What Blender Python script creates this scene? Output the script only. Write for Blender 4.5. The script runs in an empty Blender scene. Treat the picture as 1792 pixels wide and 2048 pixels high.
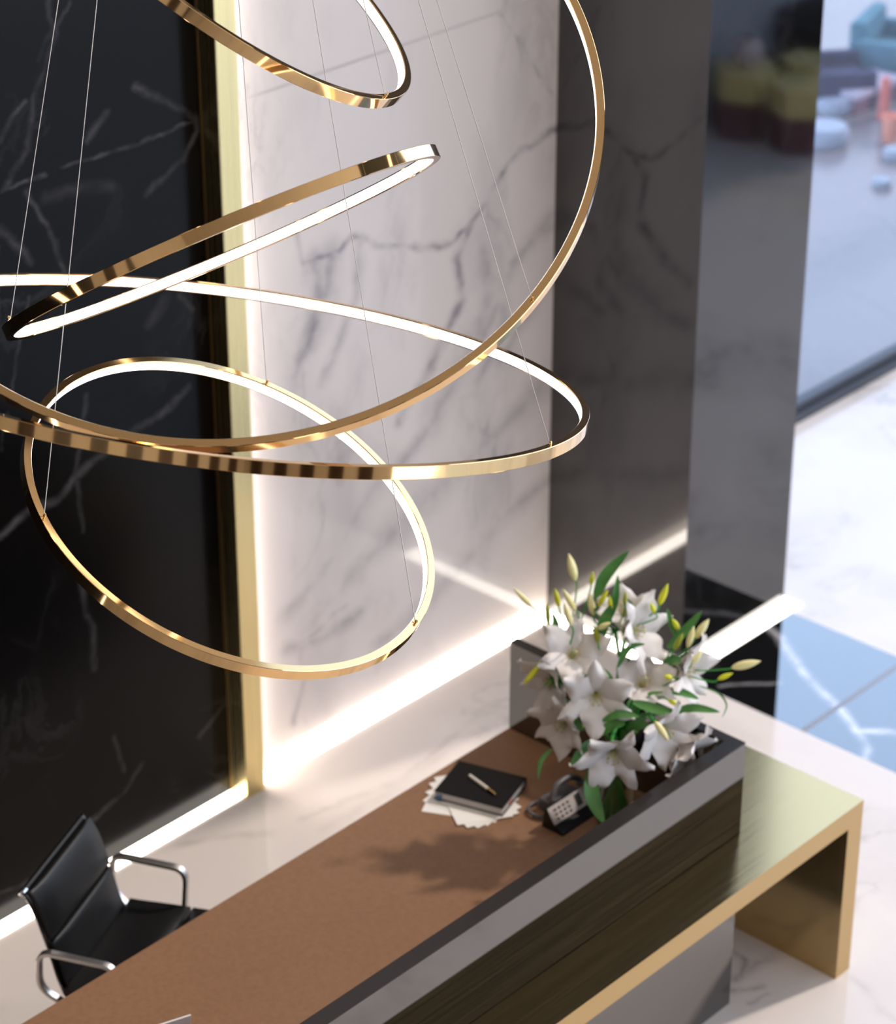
import bpy, bmesh, math, random
from mathutils import Vector, Matrix
random.seed(7)
SC = bpy.context.scene
COL = SC.collection
PI = math.pi

# ------------------------------------------------------------------ camera
F_PX, PITCH, YAW, CAM_Z = 5352.28, 0.490376, 0.739727, 6.0
FW = Vector((math.cos(PITCH)*math.cos(YAW), math.cos(PITCH)*math.sin(YAW), -math.sin(PITCH)))
RT = Vector((math.sin(YAW), -math.cos(YAW), 0.0))
UP = RT.cross(FW)
CAM_P = Vector((0, 0, CAM_Z))
cam = bpy.data.cameras.new('camera')
cam.sensor_fit = 'VERTICAL'
cam.sensor_height = 24.0
cam.sensor_width = 21.0
cam.lens = 24.0*F_PX/2048.0
cam.clip_end = 200
cam.dof.use_dof = True
cam.dof.focus_distance = 6.9
cam.dof.aperture_fstop = 1.75
co = bpy.data.objects.new('camera', cam)
COL.objects.link(co)
co.matrix_world = Matrix(((RT.x, UP.x, -FW.x, 0), (RT.y, UP.y, -FW.y, 0), (RT.z, UP.z, -FW.z, CAM_Z), (0, 0, 0, 1)))
SC.camera = co

# ------------------------------------------------------------------ world, sun, lamps, exposure
SKY_STRENGTH = 3.9
SUN_STRENGTH = 2.2
SC.view_settings.view_transform = 'Standard'
SC.view_settings.look = 'None'
SC.view_settings.gamma = 1.0
SC.view_settings.exposure = 0.0
SC.view_settings.use_curve_mapping = False
w = bpy.data.worlds.new('sky')
SC.world = w
w.use_nodes = True
nt = w.node_tree
bg = nt.nodes['Background']
tc = nt.nodes.new('ShaderNodeTexCoord')
sx = nt.nodes.new('ShaderNodeSeparateXYZ')
rp = nt.nodes.new('ShaderNodeValToRGB')
nt.links.new(tc.outputs['Generated'], sx.inputs[0])
nt.links.new(sx.outputs['Z'], rp.inputs[0])
rp.color_ramp.elements[0].position = 0.0
rp.color_ramp.elements[0].color = (0.85, 0.90, 1.0, 1)
rp.color_ramp.elements[1].position = 0.75
rp.color_ramp.elements[1].color = (0.12, 0.17, 0.27, 1)
e = rp.color_ramp.elements.new(0.5)
e.color = (0.55, 0.735, 1.0, 1)
nt.links.new(rp.outputs['Color'], bg.inputs['Color'])
bg.inputs['Strength'].default_value = SKY_STRENGTH

sun = bpy.data.lights.new('sun', 'SUN')
sun.energy = SUN_STRENGTH
sun.angle = math.radians(3.0)
sun.color = (1.0, 0.885, 0.79)
so = bpy.data.objects.new('sun', sun)
COL.objects.link(so)
so.rotation_euler = Vector((0.86, -0.25, 1.0)).to_track_quat('Z', 'Y').to_euler()
so.location = (20, -4, 18)


def area(name, loc, size, energy, color=(1, 0.86, 0.72)):
    l = bpy.data.lights.new(name, 'AREA')
    l.shape = 'DISK'
    l.size = size
    l.energy = energy
    l.color = color
    o = bpy.data.objects.new(name, l)
    COL.objects.link(o)
    o.location = loc
    return o


CEIL = 6.9
for i, (x, y) in enumerate(((1.6, 2.0), (1.6, 4.8), (4.6, 1.6), (6.6, 3.6), (4.0, 5.9))):
    area('ceiling_downlight', (x, y, CEIL-0.03), 0.45, 22)


# ------------------------------------------------------------------ projection helpers (a pixel of the survey photo -> a point at a known depth or plane)
def ray(x, y):
    return FW*F_PX + RT*(x-896) - UP*(y-1024)


def at_depth(x, y, d):
    return CAM_P + ray(x, y)*(d/F_PX)


def at_y(x, y, Y):
    d = ray(x, y)
    return CAM_P + d*(Y/d.y)


def at_z(x, y, z):
    d = ray(x, y)
    return CAM_P + d*((z-CAM_Z)/d.z)


# ------------------------------------------------------------------ materials
def mat(name, color=(0.8, 0.8, 0.8), rough=0.5, metal=0.0, spec=0.5, emis=None, es=0.0, trans=0.0, ior=1.5):
    m = bpy.data.materials.new(name)
    m.use_nodes = True
    b = m.node_tree.nodes['Principled BSDF']
    b.inputs['Base Color'].default_value = (*color, 1)
    b.inputs['Roughness'].default_value = rough
    b.inputs['Metallic'].default_value = metal
    b.inputs['Specular IOR Level'].default_value = spec
    b.inputs['Transmission Weight'].default_value = trans
    b.inputs['IOR'].default_value = ior
    if emis:
        b.inputs['Emission Color'].default_value = (*emis, 1)
        b.inputs['Emission Strength'].default_value = es
    return m


def N(t, kind, **kw):
    n = t.nodes.new(kind)
    for k, v in kw.items():
        if k == 'ins':
            for kk, vv in v.items():
                if isinstance(vv, bpy.types.NodeSocket):
                    t.links.new(vv, n.inputs[kk])
                else:
                    n.inputs[kk].default_value = vv
        else:
            setattr(n, k, v)
    return n


def M(t, op, a, b=None, clamp=False):
    ins = {0: a}
    if b is not None:
        ins[1] = b
    return N(t, 'ShaderNodeMath', operation=op, use_clamp=clamp, ins=ins).outputs[0]


def VM(t, op, a, b=None, out=0):
    ins = {0: a}
    if b is not None:
        ins[1] = b
    return N(t, 'ShaderNodeVectorMath', operation=op, ins=ins).outputs['Value' if out else 'Vector']


def mixc(t, f, a, b):
    n = N(t, 'ShaderNodeMix', data_type='RGBA')
    for s, v in ((0, f), (6, a), (7, b)):
        if isinstance(v, bpy.types.NodeSocket):
            t.links.new(v, n.inputs[s])
        else:
            n.inputs[s].default_value = (*v, 1) if s else v
    return n.outputs[2]


def make_seg_group():
    g = bpy.data.node_groups.new('vein_segment', 'ShaderNodeTree')
    for nm, ty in (('P', 'NodeSocketVector'), ('A', 'NodeSocketVector'), ('B', 'NodeSocketVector'), ('W', 'NodeSocketFloat'), ('S', 'NodeSocketFloat')):
        g.interface.new_socket(nm, in_out='INPUT', socket_type=ty)
    g.interface.new_socket('mask', in_out='OUTPUT', socket_type='NodeSocketFloat')
    i = g.nodes.new('NodeGroupInput')
    o = g.nodes.new('NodeGroupOutput')
    pa = VM(g, 'SUBTRACT', i.outputs['P'], i.outputs['A'])
    ba = VM(g, 'SUBTRACT', i.outputs['B'], i.outputs['A'])
    h = M(g, 'DIVIDE', VM(g, 'DOT_PRODUCT', pa, ba, 1), VM(g, 'DOT_PRODUCT', ba, ba, 1), True)
    sc = N(g, 'ShaderNodeVectorMath', operation='SCALE')
    g.links.new(ba, sc.inputs[0])
    g.links.new(h, sc.inputs['Scale'])
    d = VM(g, 'LENGTH', VM(g, 'SUBTRACT', pa, sc.outputs[0]), None, 1)
    k = M(g, 'SUBTRACT', 1.0, M(g, 'DIVIDE', d, i.outputs['W']), True)
    k = M(g, 'MULTIPLY', M(g, 'POWER', k, 1.6), i.outputs['S'])
    g.links.new(k, o.inputs[0])
    return g


SEG = make_seg_group()


def marble(name, base, vein, polylines, rough, spec, noise_amt=0.5, noise_scale=1.3, distort=0.05, cloud=0.35, seed=0.0, stretch=(1, 1, 1), joints=(), ior=1.5):
    """polylines: list of (width, strength, [(x,y,z)...]); joints: (axis, position, half width, dark)"""
    m = mat(name, base, rough, 0, spec, ior=ior)
    t = m.node_tree
    b = t.nodes['Principled BSDF']
    pos = N(t, 'ShaderNodeNewGeometry').outputs['Position']
    nz = N(t, 'ShaderNodeTexNoise', ins={'Vector': pos, 'Scale': 7.0, 'Detail': 5.0, 'Roughness': 0.6}).outputs['Color']
    off = VM(t, 'MULTIPLY', VM(t, 'SUBTRACT', nz, (0.5, 0.5, 0.5)), (distort,)*3)
    P = VM(t, 'ADD', pos, off)
    nz2 = N(t, 'ShaderNodeTexNoise', ins={'Vector': pos, 'Scale': 9.0, 'Detail': 4.0}).outputs['Fac']
    mask = None
    for wd, st, pts in polylines:
        for A, B in zip(pts[:-1], pts[1:]):
            g = N(t, 'ShaderNodeGroup', node_tree=SEG, ins={'P': P, 'A': A, 'B': B, 'W': wd, 'S': st})
            mask = g.outputs[0] if mask is None else M(t, 'MAXIMUM', mask, g.outputs[0])
    if mask is not None:
        mod = N(t, 'ShaderNodeMapRange', ins={0: nz2, 1: 0.3, 2: 0.65, 3: 0.25, 4: 1.1}).outputs[0]
        mask = M(t, 'MULTIPLY', mask, mod)
    # secondary veins: thin ridges where a warped noise crosses its middle value
    mp = N(t, 'ShaderNodeMapping', ins={0: P, 3: stretch, 1: (seed, seed*1.7, seed*0.6)}).outputs[0]
    n3 = N(t, 'ShaderNodeTexNoise', ins={'Vector': mp, 'Scale': noise_scale, 'Detail': 7.0, 'Roughness': 0.62, 'Distortion': 0.8}).outputs['Fac']
    rd = M(t, 'ABSOLUTE', M(t, 'SUBTRACT', n3, 0.5))
    ridge = N(t, 'ShaderNodeMapRange', ins={0: rd, 1: 0.0, 2: 0.035, 3: 1.0, 4: 0.0}).outputs[0]
    n4 = N(t, 'ShaderNodeTexNoise', ins={'Vector': mp, 'Scale': noise_scale*0.7, 'Detail': 4.0}).outputs['Fac']
    area_ = N(t, 'ShaderNodeMapRange', ins={0: n4, 1: 0.48, 2: 0.7, 3: 0.0, 4: 1.0}).outputs[0]
    ridge = M(t, 'MULTIPLY', M(t, 'MULTIPLY', ridge, area_), noise_amt)
    clouds = M(t, 'MULTIPLY', area_, cloud)
    tot = M(t, 'ADD', ridge, clouds)
    if mask is not None:
        tot = M(t, 'MAXIMUM', tot, mask)
    tot = M(t, 'MINIMUM', tot, 1.0)
    colr = mixc(t, tot, base, vein)
    for ax, p0, hw, dark in joints:
        s = N(t, 'ShaderNodeSeparateXYZ', ins={0: pos}).outputs[ax]
        k = M(t, 'LESS_THAN', M(t, 'ABSOLUTE', M(t, 'SUBTRACT', s, p0)), hw)
        colr = mixc(t, k, colr, dark)
    t.links.new(colr, b.inputs['Base Color'])
    if joints:
        t.links.new(mixc(t, k, (rough,)*3, (0.6,)*3), b.inputs['Roughness'])
    return m


def brushed(name, color, rough, axis_scale, var=0.12, metal=1.0):
    m = mat(name, color, rough, metal)
    t = m.node_tree
    b = t.nodes['Principled BSDF']
    pos = N(t, 'ShaderNodeTexCoord').outputs['Object']
    mp = N(t, 'ShaderNodeMapping', ins={0: pos, 3: axis_scale}).outputs[0]
    nz = N(t, 'ShaderNodeTexNoise', ins={'Vector': mp, 'Scale': 1.0, 'Detail': 4.0}).outputs['Fac']
    t.links.new(N(t, 'ShaderNodeMapRange', ins={0: nz, 1: 0.3, 2: 0.7, 3: max(rough-var, 0.02), 4: rough+var}).outputs[0], b.inputs['Roughness'])
    d = tuple(c*0.86 for c in color)
    t.links.new(mixc(t, nz, d, color), b.inputs['Base Color'])
    return m


def noisy(name, c1, c2, scale, rough=0.5, spec=0.5, bump=0.0, metal=0.0):
    m = mat(name, c1, rough, metal, spec)
    t = m.node_tree
    b = t.nodes['Principled BSDF']
    pos = N(t, 'ShaderNodeTexCoord').outputs['Object']
    nz = N(t, 'ShaderNodeTexNoise', ins={'Vector': pos, 'Scale': scale, 'Detail': 5.0}).outputs['Fac']
    f = N(t, 'ShaderNodeMapRange', ins={0: nz, 1: 0.3, 2: 0.7}).outputs[0]
    t.links.new(mixc(t, f, c1, c2), b.inputs['Base Color'])
    if bump:
        bp = N(t, 'ShaderNodeBump', ins={'Height': nz, 'Strength': bump})
        t.links.new(bp.outputs[0], b.inputs['Normal'])
    return m


def pts_y(pix, Y):
    return [tuple(at_y(x, y, Y)) for x, y in pix]


def pts_z(pix, z=0.0):
    return [tuple(at_z(x, y, z)) for x, y in pix]


WALL_Y = 6.625
ww = [(0.022, 0.95, [(590, 455), (607, 525), (680, 500), (705, 478), (730, 478), (765, 495), (850, 490), (905, 483), (950, 440), (1000, 350), (1042, 300), (1112, 262)]),
      (0.075, 0.8, [(625, 525), (640, 600), (615, 690)]), (0.085, 0.62, [(660, 515), (655, 580), (625, 660), (585, 760)]),
      (0.04, 0.5, [(722, 485), (712, 600), (640, 770)]),
      (0.035, 0.8, [(945, 445), (915, 520), (925, 600), (885, 680), (800, 840)]),
      (0.10, 0.5, [(970, 490), (985, 580), (940, 700), (870, 830)]), (0.06, 0.5, [(1000, 560), (1010, 640), (960, 760)]), (0.05, 0.5, [(1105, 450), (1040, 500), (1000, 560)]),
      (0.02, 0.55, [(1000, 20), (1040, 80), (1075, 140), (1105, 190)]), (0.05, 0.35, [(1020, 0), (1045, 50), (1090, 110)]),
      (0.05, 0.55, [(1105, 430), (1030, 520), (985, 640), (890, 800), (800, 940)]),
      (0.045, 0.5, [(1105, 560), (1050, 640), (1000, 720)]),
      (0.10, 0.42, [(1100, 760), (960, 900), (760, 1090), (620, 1250)]),
      (0.06, 0.5, [(1095, 960), (1010, 1030), (860, 1200), (760, 1290)]),
      (0.06, 0.42, [(760, 960), (650, 1140), (575, 1230)]),
      (0.05, 0.5, [(720, 1225), (640, 1280), (575, 1300)]), (0.03, 0.55, [(690, 1215), (600, 1290), (610, 1360), (590, 1440)]),
      (0.015, 0.4, [(492, 170), (500, 260), (494, 400)])]
M_WHITE = marble('white_marble', (0.645, 0.57, 0.53), (0.17, 0.155, 0.17), [(a*1.55, b, pts_y(p, WALL_Y)) for a, b, p in ww], 0.08, 0.5,
                 noise_amt=0.35, noise_scale=2.4, distort=0.085, cloud=0.30, seed=3.1, stretch=(1.2, 1, 0.55), joints=((2, 2.83, 0.006, (0.47, 0.41, 0.39)),))
bw = [(0.010, 0.5, [(400, 238), (220, 305), (0, 382)]), (0.018, 0.38, [(270, 175), (335, 200), (385, 235), (395, 262), (370, 320), (290, 390)]),
      (0.016, 0.32, [(90, -10), (112, 70), (66, 200), (58, 300), (5, 378)]), (0.014, 0.4, [(50, 385), (95, 450), (130, 540)]),
      (0.02, 0.45, [(0, 460), (30, 490), (65, 520)]), (0.02, 0.35, [(215, 225), (175, 280)]), (0.016, 0.4, [(0, 285), (30, 230), (50, 205)]),
      (0.014, 0.3, [(140, 0), (75, 120)]), (0.03, 0.22, [(90, 395), (220, 375)]),
      (0.02, 0.35, [(160, 1150), (183, 1250), (190, 1340)]), (0.016, 0.6, [(465, 1385), (435, 1430), (400, 1475)]),
      (0.015, 0.42, [(285, 1530), (240, 1590), (172, 1652)]), (0.014, 0.35, [(232, 1475), (248, 1540)]),
      (0.022, 0.5, [(0, 1070), (60, 1020), (115, 1000), (175, 928), (215, 900)]), (0.02, 0.4, [(375, 775), (330, 825), (268, 860)]),
      (0.03, 0.25, [(330, 600), (300, 650)]), (0.02, 0.35, [(360, 590), (385, 620)]), (0.015, 0.3, [(170, 790), (150, 960), (165, 1060)]),
      (0.012, 0.3, [(60, 590), (20, 800), (0, 900)]), (0.012, 0.3, [(0, 1790), (60, 1765)])]
M_BLACK = marble('black_marble', (0.0022, 0.002, 0.002), (0.24, 0.22, 0.22), [(a*1.3, b*0.6, pts_y(p, WALL_Y)) for a, b, p in bw], 0.2, 0.13,
                 noise_amt=0.10, noise_scale=1.6, distort=0.07, cloud=0.0, seed=9.0)
M_PILLAR = marble('black_pillar_marble', (0.004, 0.0037, 0.0038), (0.12, 0.11, 0.11), [], 0.05, 0.5, noise_amt=0.10, noise_scale=1.4, cloud=0.0, seed=5.0, ior=2.0)
inl = [(0.022, 0.9, pts_z([(1520, 1240), (1560, 1275), (1595, 1330), (1650, 1390), (1690, 1430), (1715, 1462), (1792, 1465), (1860, 1470)])), (0.02, 0.7, pts_z([(1715, 1462), (1732, 1490), (1730, 1520)])),
       (0.012, 0.35, pts_z([(1400, 1340), (1380, 1400)])), (0.012, 0.5, pts_z([(1440, 1372), (1480, 1368), (1560, 1365)]))]
M_INLAY = marble('black_floor_marble', (0.004, 0.004, 0.0045), (0.6, 0.57, 0.57), [(a*1.9, min(1, b*1.1), p) for a, b, p in inl], 0.03, 0.5, noise_amt=0.25, noise_scale=1.8, distort=0.04, cloud=0.0, seed=2.0, joints=((1, 5.2, 0.013, (0.04, 0.055, 0.10)),), ior=3.2)
fl = [(0.05, 0.35, pts_z([(360, 1690), (440, 1672), (540, 1668)])), (0.03, 0.3, pts_z([(600, 1640), (800, 1560), (1020, 1380)])), (0.05, 0.22, pts_z([(650, 1660), (900, 1500)])),
      (0.03, 0.9, pts_z([(1440, 1880), (1490, 1920), (1475, 1960)])), (0.03, 0.8, pts_z([(1430, 1990), (1520, 1975)])), (0.05, 0.45, pts_z([(1450, 1960), (1580, 1900)])), (0.02, 0.5, pts_z([(1500, 2010), (1540, 1990)])),
      (0.03, 0.3, pts_z([(225, 1730), (235, 1790)])), (0.04, 0.25, pts_z([(1650, 1900), (1790, 2040)]))]
M_FLOOR = marble('white_floor_marble', (0.72, 0.655, 0.61), (0.27, 0.235, 0.22), fl, 0.06, 0.5, noise_amt=0.45, noise_scale=1.7, distort=0.10, cloud=0.25, seed=6.3)
M_PAVE = marble('terrace_paving', (0.27, 0.25, 0.262), (0.16, 0.155, 0.175), [(0.03, 0.8, pts_z([(1720, 425), (1765, 440), (1800, 470)])), (0.03, 0.6, pts_z([(1690, 580), (1740, 600), (1792, 640)])), (0.02, 0.5, pts_z([(1600, 700), (1700, 705)]))],
                0.25, 0.5, noise_amt=0.5, noise_scale=0.9, distort=0.1, cloud=0.5, seed=1.0)
M_DESK = mat('black_gloss_stone', (0.004, 0.0037, 0.0037), 0.03, 0, 0.5, ior=2.8)
M_BRASS = mat('polished_brass', (0.88, 0.57, 0.265), 0.06, 1.0)
M_FIN = brushed('brushed_gold', (0.80, 0.66, 0.33), 0.26, (120, 120, 0.4), 0.03)
M_BENCH = brushed('brushed_brass', (0.67, 0.485, 0.235), 0.17, (2.5, 420, 420), 0.04)
M_LEATHER = noisy('brown_leather', (0.225, 0.118, 0.062), (0.262, 0.139, 0.075), 60, 0.5, 0.3, 0.04)
M_LED = mat('led_floor', (1, 1, 1), 0.5, emis=(1.0, 0.91, 0.80), es=7.5)
M_LEDV = mat('led_cove', (1, 1, 1), 0.5, emis=(1.0, 0.92, 0.84), es=22)
M_RINGLED = mat('led_ring', (1, 1, 1), 0.5, emis=(1.0, 0.90, 0.78), es=2.6)
M_WIRE = mat('steel_wire', (0.55, 0.52, 0.50), 0.35, 0.6)
M_CHAIRL = noisy('black_leather', (0.004, 0.004, 0.0042), (0.007, 0.0065, 0.0066), 60, 0.42, 0.28, 0.08)
M_CHROME = mat('chrome', (0.72, 0.70, 0.68), 0.12, 1.0)
M_ALU = mat('satin_aluminium', (0.62, 0.59, 0.57), 0.34, 1.0)
M_DARKCHROME = mat('dark_chrome', (0.10, 0.095, 0.09), 0.25, 1.0)
M_DARKMETAL = mat('dark_aluminium', (0.055, 0.065, 0.085), 0.4, 0.4)
M_PLASTER = noisy('warm_plaster', (0.60, 0.535, 0.47), (0.64, 0.575, 0.50), 3, 0.7, 0.3)
M_GREYWALL = noisy('grey_plaster', (0.33, 0.34, 0.38), (0.37, 0.38, 0.42), 2, 0.8, 0.2)
M_PAPER = noisy('paper', (0.80, 0.77, 0.73), (0.85, 0.82, 0.78), 20, 0.7, 0.2)
M_PAGES = noisy('page_block', (0.62, 0.59, 0.58), (0.72, 0.69, 0.67), 200, 0.7, 0.2)
M_COVER = mat('black_cover', (0.005, 0.0042, 0.0035), 0.6, 0, 0.15)
M_PENW = mat('pen_ivory', (0.85, 0.78, 0.66), 0.4)
M_GOLD = mat('pen_gold', (0.85, 0.55, 0.2), 0.25, 1.0)
M_PHONE = mat('black_phone_plastic', (0.008, 0.007, 0.007), 0.35)
M_PHONEG = mat('grey_phone_plastic', (0.10, 0.095, 0.10), 0.4)
M_PLATE = mat('light_key_plate', (0.62, 0.57, 0.56), 0.35)
M_KEY = mat('dark_keys', (0.10, 0.09, 0.09), 0.4)
M_SCREEN = mat('phone_display', (0.07, 0.08, 0.075), 0.2)
M_LAPTOP = mat('silver_laptop', (0.80, 0.76, 0.77), 0.4, 0.0)
M_STEM = noisy('green_stem', (0.02, 0.22, 0.025), (0.04, 0.32, 0.04), 30, 0.45, 0.4)
M_LEAF = noisy('green_leaf', (0.05, 0.185, 0.04), (0.10, 0.30, 0.06), 14, 0.42, 0.5)
M_BUDY = noisy('green_yellow_bud', (0.55, 0.58, 0.012), (0.74, 0.72, 0.03), 25, 0.45, 0.4)
M_BUDG = noisy('olive_bud', (0.22, 0.26, 0.012), (0.36, 0.38, 0.02), 25, 0.45, 0.4)
M_BUDC = noisy('cream_bud', (0.72, 0.65, 0.27), (0.84, 0.77, 0.42), 22, 0.5, 0.4)
M_ANTHER = mat('ochre_anther', (0.50, 0.28, 0.06), 0.6)
M_PISTIL = mat('pale_green_pistil', (0.50, 0.52, 0.20), 0.5)


def petal_mat():
    m = mat('white_petal', (0.66, 0.62, 0.59), 0.5, 0, 0.35)
    t = m.node_tree
    b = t.nodes['Principled BSDF']
    at = N(t, 'ShaderNodeAttribute', attribute_name='along')
    f = N(t, 'ShaderNodeMapRange', ins={0: at.outputs['Fac'], 1: 0.0, 2: 0.38, 3: 1.0, 4: 0.0}).outputs[0]
    t.links.new(mixc(t, f, (0.67, 0.625, 0.60), (0.60, 0.60, 0.26)), b.inputs['Base Color'])
    b.inputs['Subsurface Weight'].default_value = 0.0
    return m


M_PETAL = petal_mat()
M_GLASS = mat('clear_glass', (0.95, 0.97, 0.95), 0.0, 0, 0.5, trans=1.0, ior=1.45)


def window_glass():
    m = bpy.data.materials.new('window_glass')
    m.use_nodes = True
    t = m.node_tree
    t.nodes.clear()
    o = t.nodes.new('ShaderNodeOutputMaterial')
    tr = N(t, 'ShaderNodeBsdfTransparent', ins={0: (0.84, 0.85, 0.885, 1)})
    gl = N(t, 'ShaderNodeBsdfGlossy', ins={0: (1, 1, 1, 1), 'Roughness': 0.01})
    lw = N(t, 'ShaderNodeLayerWeight', ins={0: 0.5}).outputs['Facing']
    fr = M(t, 'ADD', M(t, 'MULTIPLY', M(t, 'POWER', lw, 5.0), 0.96), 0.04)
    mx = N(t, 'ShaderNodeMixShader', ins={0: fr, 1: tr.outputs[0], 2: gl.outputs[0]})
    t.links.new(mx.outputs[0], o.inputs[0])
    return m


M_WGLASS = window_glass()


# ------------------------------------------------------------------ object helpers
def thing(name, label, cat, loc=(0, 0, 0), group=None):
    o = bpy.data.objects.new(name, None)
    o.empty_display_size = 0.1
    COL.objects.link(o)
    o.location = loc
    o['label'] = label
    o['category'] = cat
    if group:
        o['group'] = group
    return o


def tag(o, label, cat, group=None):
    o['label'] = label
    o['category'] = cat
    if group:
        o['group'] = group
    return o


def root_loc(p):
    v = Vector((0, 0, 0))
    while p is not None:
        v = v + Vector(p.location)
        p = p.parent
    return v


def obj(name, bm, material, parent=None, smooth=None, label=None, loc=None):
    """link a bmesh built in world coordinates as one mesh object"""
    org = root_loc(parent) if parent is not None else (Vector(loc) if loc is not None else Vector((0, 0, 0)))
    bmesh.ops.translate(bm, verts=bm.verts, vec=-org)
    bmesh.ops.recalc_face_normals(bm, faces=bm.faces)
    me = bpy.data.meshes.new(name)
    bm.to_mesh(me)
    bm.free()
    o = bpy.data.objects.new(name, me)
    COL.objects.link(o)
    me.materials.append(material)
    if smooth is not None:
        for p in me.polygons:
            p.use_smooth = True
        me.set_sharp_from_angle(angle=math.radians(smooth))
    if parent is not None:
        o.parent = parent
    elif loc is not None:
        o.location = loc
    if label:
        o['label'] = label
    return o


def struct(name, bm, material, parent=None, **kw):
    o = obj(name, bm, material, parent, **kw)
    if parent is None:
        o['kind'] = 'structure'
    return o


def add_box(bm, x0, x1, y0, y1, z0, z1, bevel=0.0, seg=2, mtx=None):
    r = bmesh.ops.create_cube(bm, size=1.0)
    vs = r['verts']
    bmesh.ops.scale(bm, vec=(x1-x0, y1-y0, z1-z0), verts=vs)
    bmesh.ops.translate(bm, vec=((x0+x1)/2, (y0+y1)/2, (z0+z1)/2), verts=vs)
    if bevel:
        es = list({e for v in vs for e in v.link_edges})
        r2 = bmesh.ops.bevel(bm, geom=es, offset=bevel, segments=seg, profile=0.5, affect='EDGES')
        vs = list({v for f in r2['faces'] for v in f.verts} | {v for v in vs if v.is_valid})
    if mtx is not None:
        bmesh.ops.transform(bm, matrix=mtx, verts=vs)
    return vs


def box(x0, x1, y0, y1, z0, z1, bevel=0.0, seg=2, mtx=None):
    bm = bmesh.new()
    add_box(bm, x0, x1, y0, y1, z0, z1, bevel, seg, mtx)
    return bm


def add_prism(bm, poly, z0, z1):
    a = [bm.verts.new((x, y, z0)) for x, y in poly]
    b = [bm.verts.new((x, y, z1)) for x, y in poly]
    n = len(poly)
    bm.faces.new(a[::-1])
    bm.faces.new(b)
    for i in range(n):
        bm.faces.new((a[i], a[(i+1) % n], b[(i+1) % n], b[i]))


def add_tube(bm, path, radius, seg=10, cap=True, closed=False):
    """radius: number or list per point"""
    P = [Vector(p) for p in path]
    n = len(P)
    rad = radius if isinstance(radius, (list, tuple)) else [radius]*n
    T = []
    for i in range(n):
        a = P[(i-1) % n] if (i > 0 or closed) else P[i]
        b = P[(i+1) % n] if (i < n-1 or closed) else P[i]
        T.append((b-a).normalized())
    ref = Vector((0, 0, 1)) if abs(T[0].z) < 0.9 else Vector((1, 0, 0))
    nrm = (ref - T[0]*ref.dot(T[0])).normalized()
    rings = []
    for i in range(n):
        nrm = (nrm - T[i]*nrm.dot(T[i])).normalized()
        bn = T[i].cross(nrm)
        rings.append([bm.verts.new(P[i] + (nrm*math.cos(2*PI*k/seg) + bn*math.sin(2*PI*k/seg))*rad[i]) for k in range(seg)])
    for i in range(n if closed else n-1):
        A, B = rings[i], rings[(i+1) % n]
        for k in range(seg):
            bm.faces.new((A[k], A[(k+1) % seg], B[(k+1) % seg], B[k]))
    if cap and not closed:
        bm.faces.new(rings[0][::-1])
        bm.faces.new(rings[-1])


def add_band(bm, path, across, width, thick):
    P = [Vector(p) for p in path]
    n = len(P)
    rows = []
    for i in range(n):
        d = (P[min(i+1, n-1)]-P[max(i-1, 0)]).normalized()
        nn = across.cross(d).normalized()*thick/2
        a = across.normalized()*width/2
        rows.append([bm.verts.new(P[i]+q) for q in (a+nn, a*0.8+nn*1.5, -a*0.8+nn*1.5, -a+nn, -a-nn, -a*0.8-nn*1.5, a*0.8-nn*1.5, a-nn)])
    for A, B in zip(rows[:-1], rows[1:]):
        for k in range(8):
            bm.faces.new((A[k], A[(k+1) % 8], B[(k+1) % 8], B[k]))
    bm.faces.new(rows[0][::-1])
    bm.faces.new(rows[-1])


def tube(path, radius, seg=10, closed=False):
    bm = bmesh.new()
    add_tube(bm, path, radius, seg, True, closed)
    return bm


def smooth_path(pts, sub=6):
    P = [Vector(p) for p in pts]
    out = []
    for i in range(len(P)-1):
        p0 = P[max(i-1, 0)]
        p1, p2 = P[i], P[i+1]
        p3 = P[min(i+2, len(P)-1)]
        for k in range(sub):
            t = k/sub
            out.append(0.5*((2*p1) + (p2-p0)*t + (2*p0-5*p1+4*p2-p3)*t*t + (3*p1-p0-3*p2+p3)*t**3))
    out.append(P[-1])
    return out


def round_path(pts, r, sub=5):
    """polyline with its corners filleted"""
    P = [Vector(p) for p in pts]
    out = [P[0]]
    for i in range(1, len(P)-1):
        a = (P[i-1]-P[i])
        b = (P[i+1]-P[i])
        k = min(r, a.length*0.49, b.length*0.49)
        p0 = P[i]+a.normalized()*k
        p2 = P[i]+b.normalized()*k
        for s in range(sub+1):
            t = s/sub
            out.append(p0*(1-t)**2 + P[i]*2*t*(1-t) + p2*t*t)
    out.append(P[-1])
    return out


def lathe(profile, c, seg=32):
    bm = bmesh.new()
    rings = []
    for r_, z in profile:
        if r_ < 1e-5:
            rings.append([bm.verts.new((c[0], c[1], c[2]+z))])
        else:
            rings.append([bm.verts.new((c[0]+r_*math.cos(2*PI*k/seg), c[1]+r_*math.sin(2*PI*k/seg), c[2]+z)) for k in range(seg)])
    for A, B in zip(rings[:-1], rings[1:]):
        for k in range(seg):
            a = [A[0]] if len(A) == 1 else [A[k], A[(k+1) % seg]]
            b = [B[0]] if len(B) == 1 else [B[(k+1) % seg], B[k]]
            if len(a)+len(b) > 2:
                bm.faces.new(a+b)
    return bm


def frame_mtx(origin, axis, spin=0.0):
    z = Vector(axis).normalized()
    ref = Vector((0, 0, 1)) if abs(z.z) < 0.95 else Vector((0, 1, 0))
    x = ref.cross(z).normalized()
    y = z.cross(x)
    m = Matrix((x, y, z)).transposed().to_4x4()
    return Matrix.Translation(origin) @ m @ Matrix.Rotation(spin, 4, 'Z')


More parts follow.
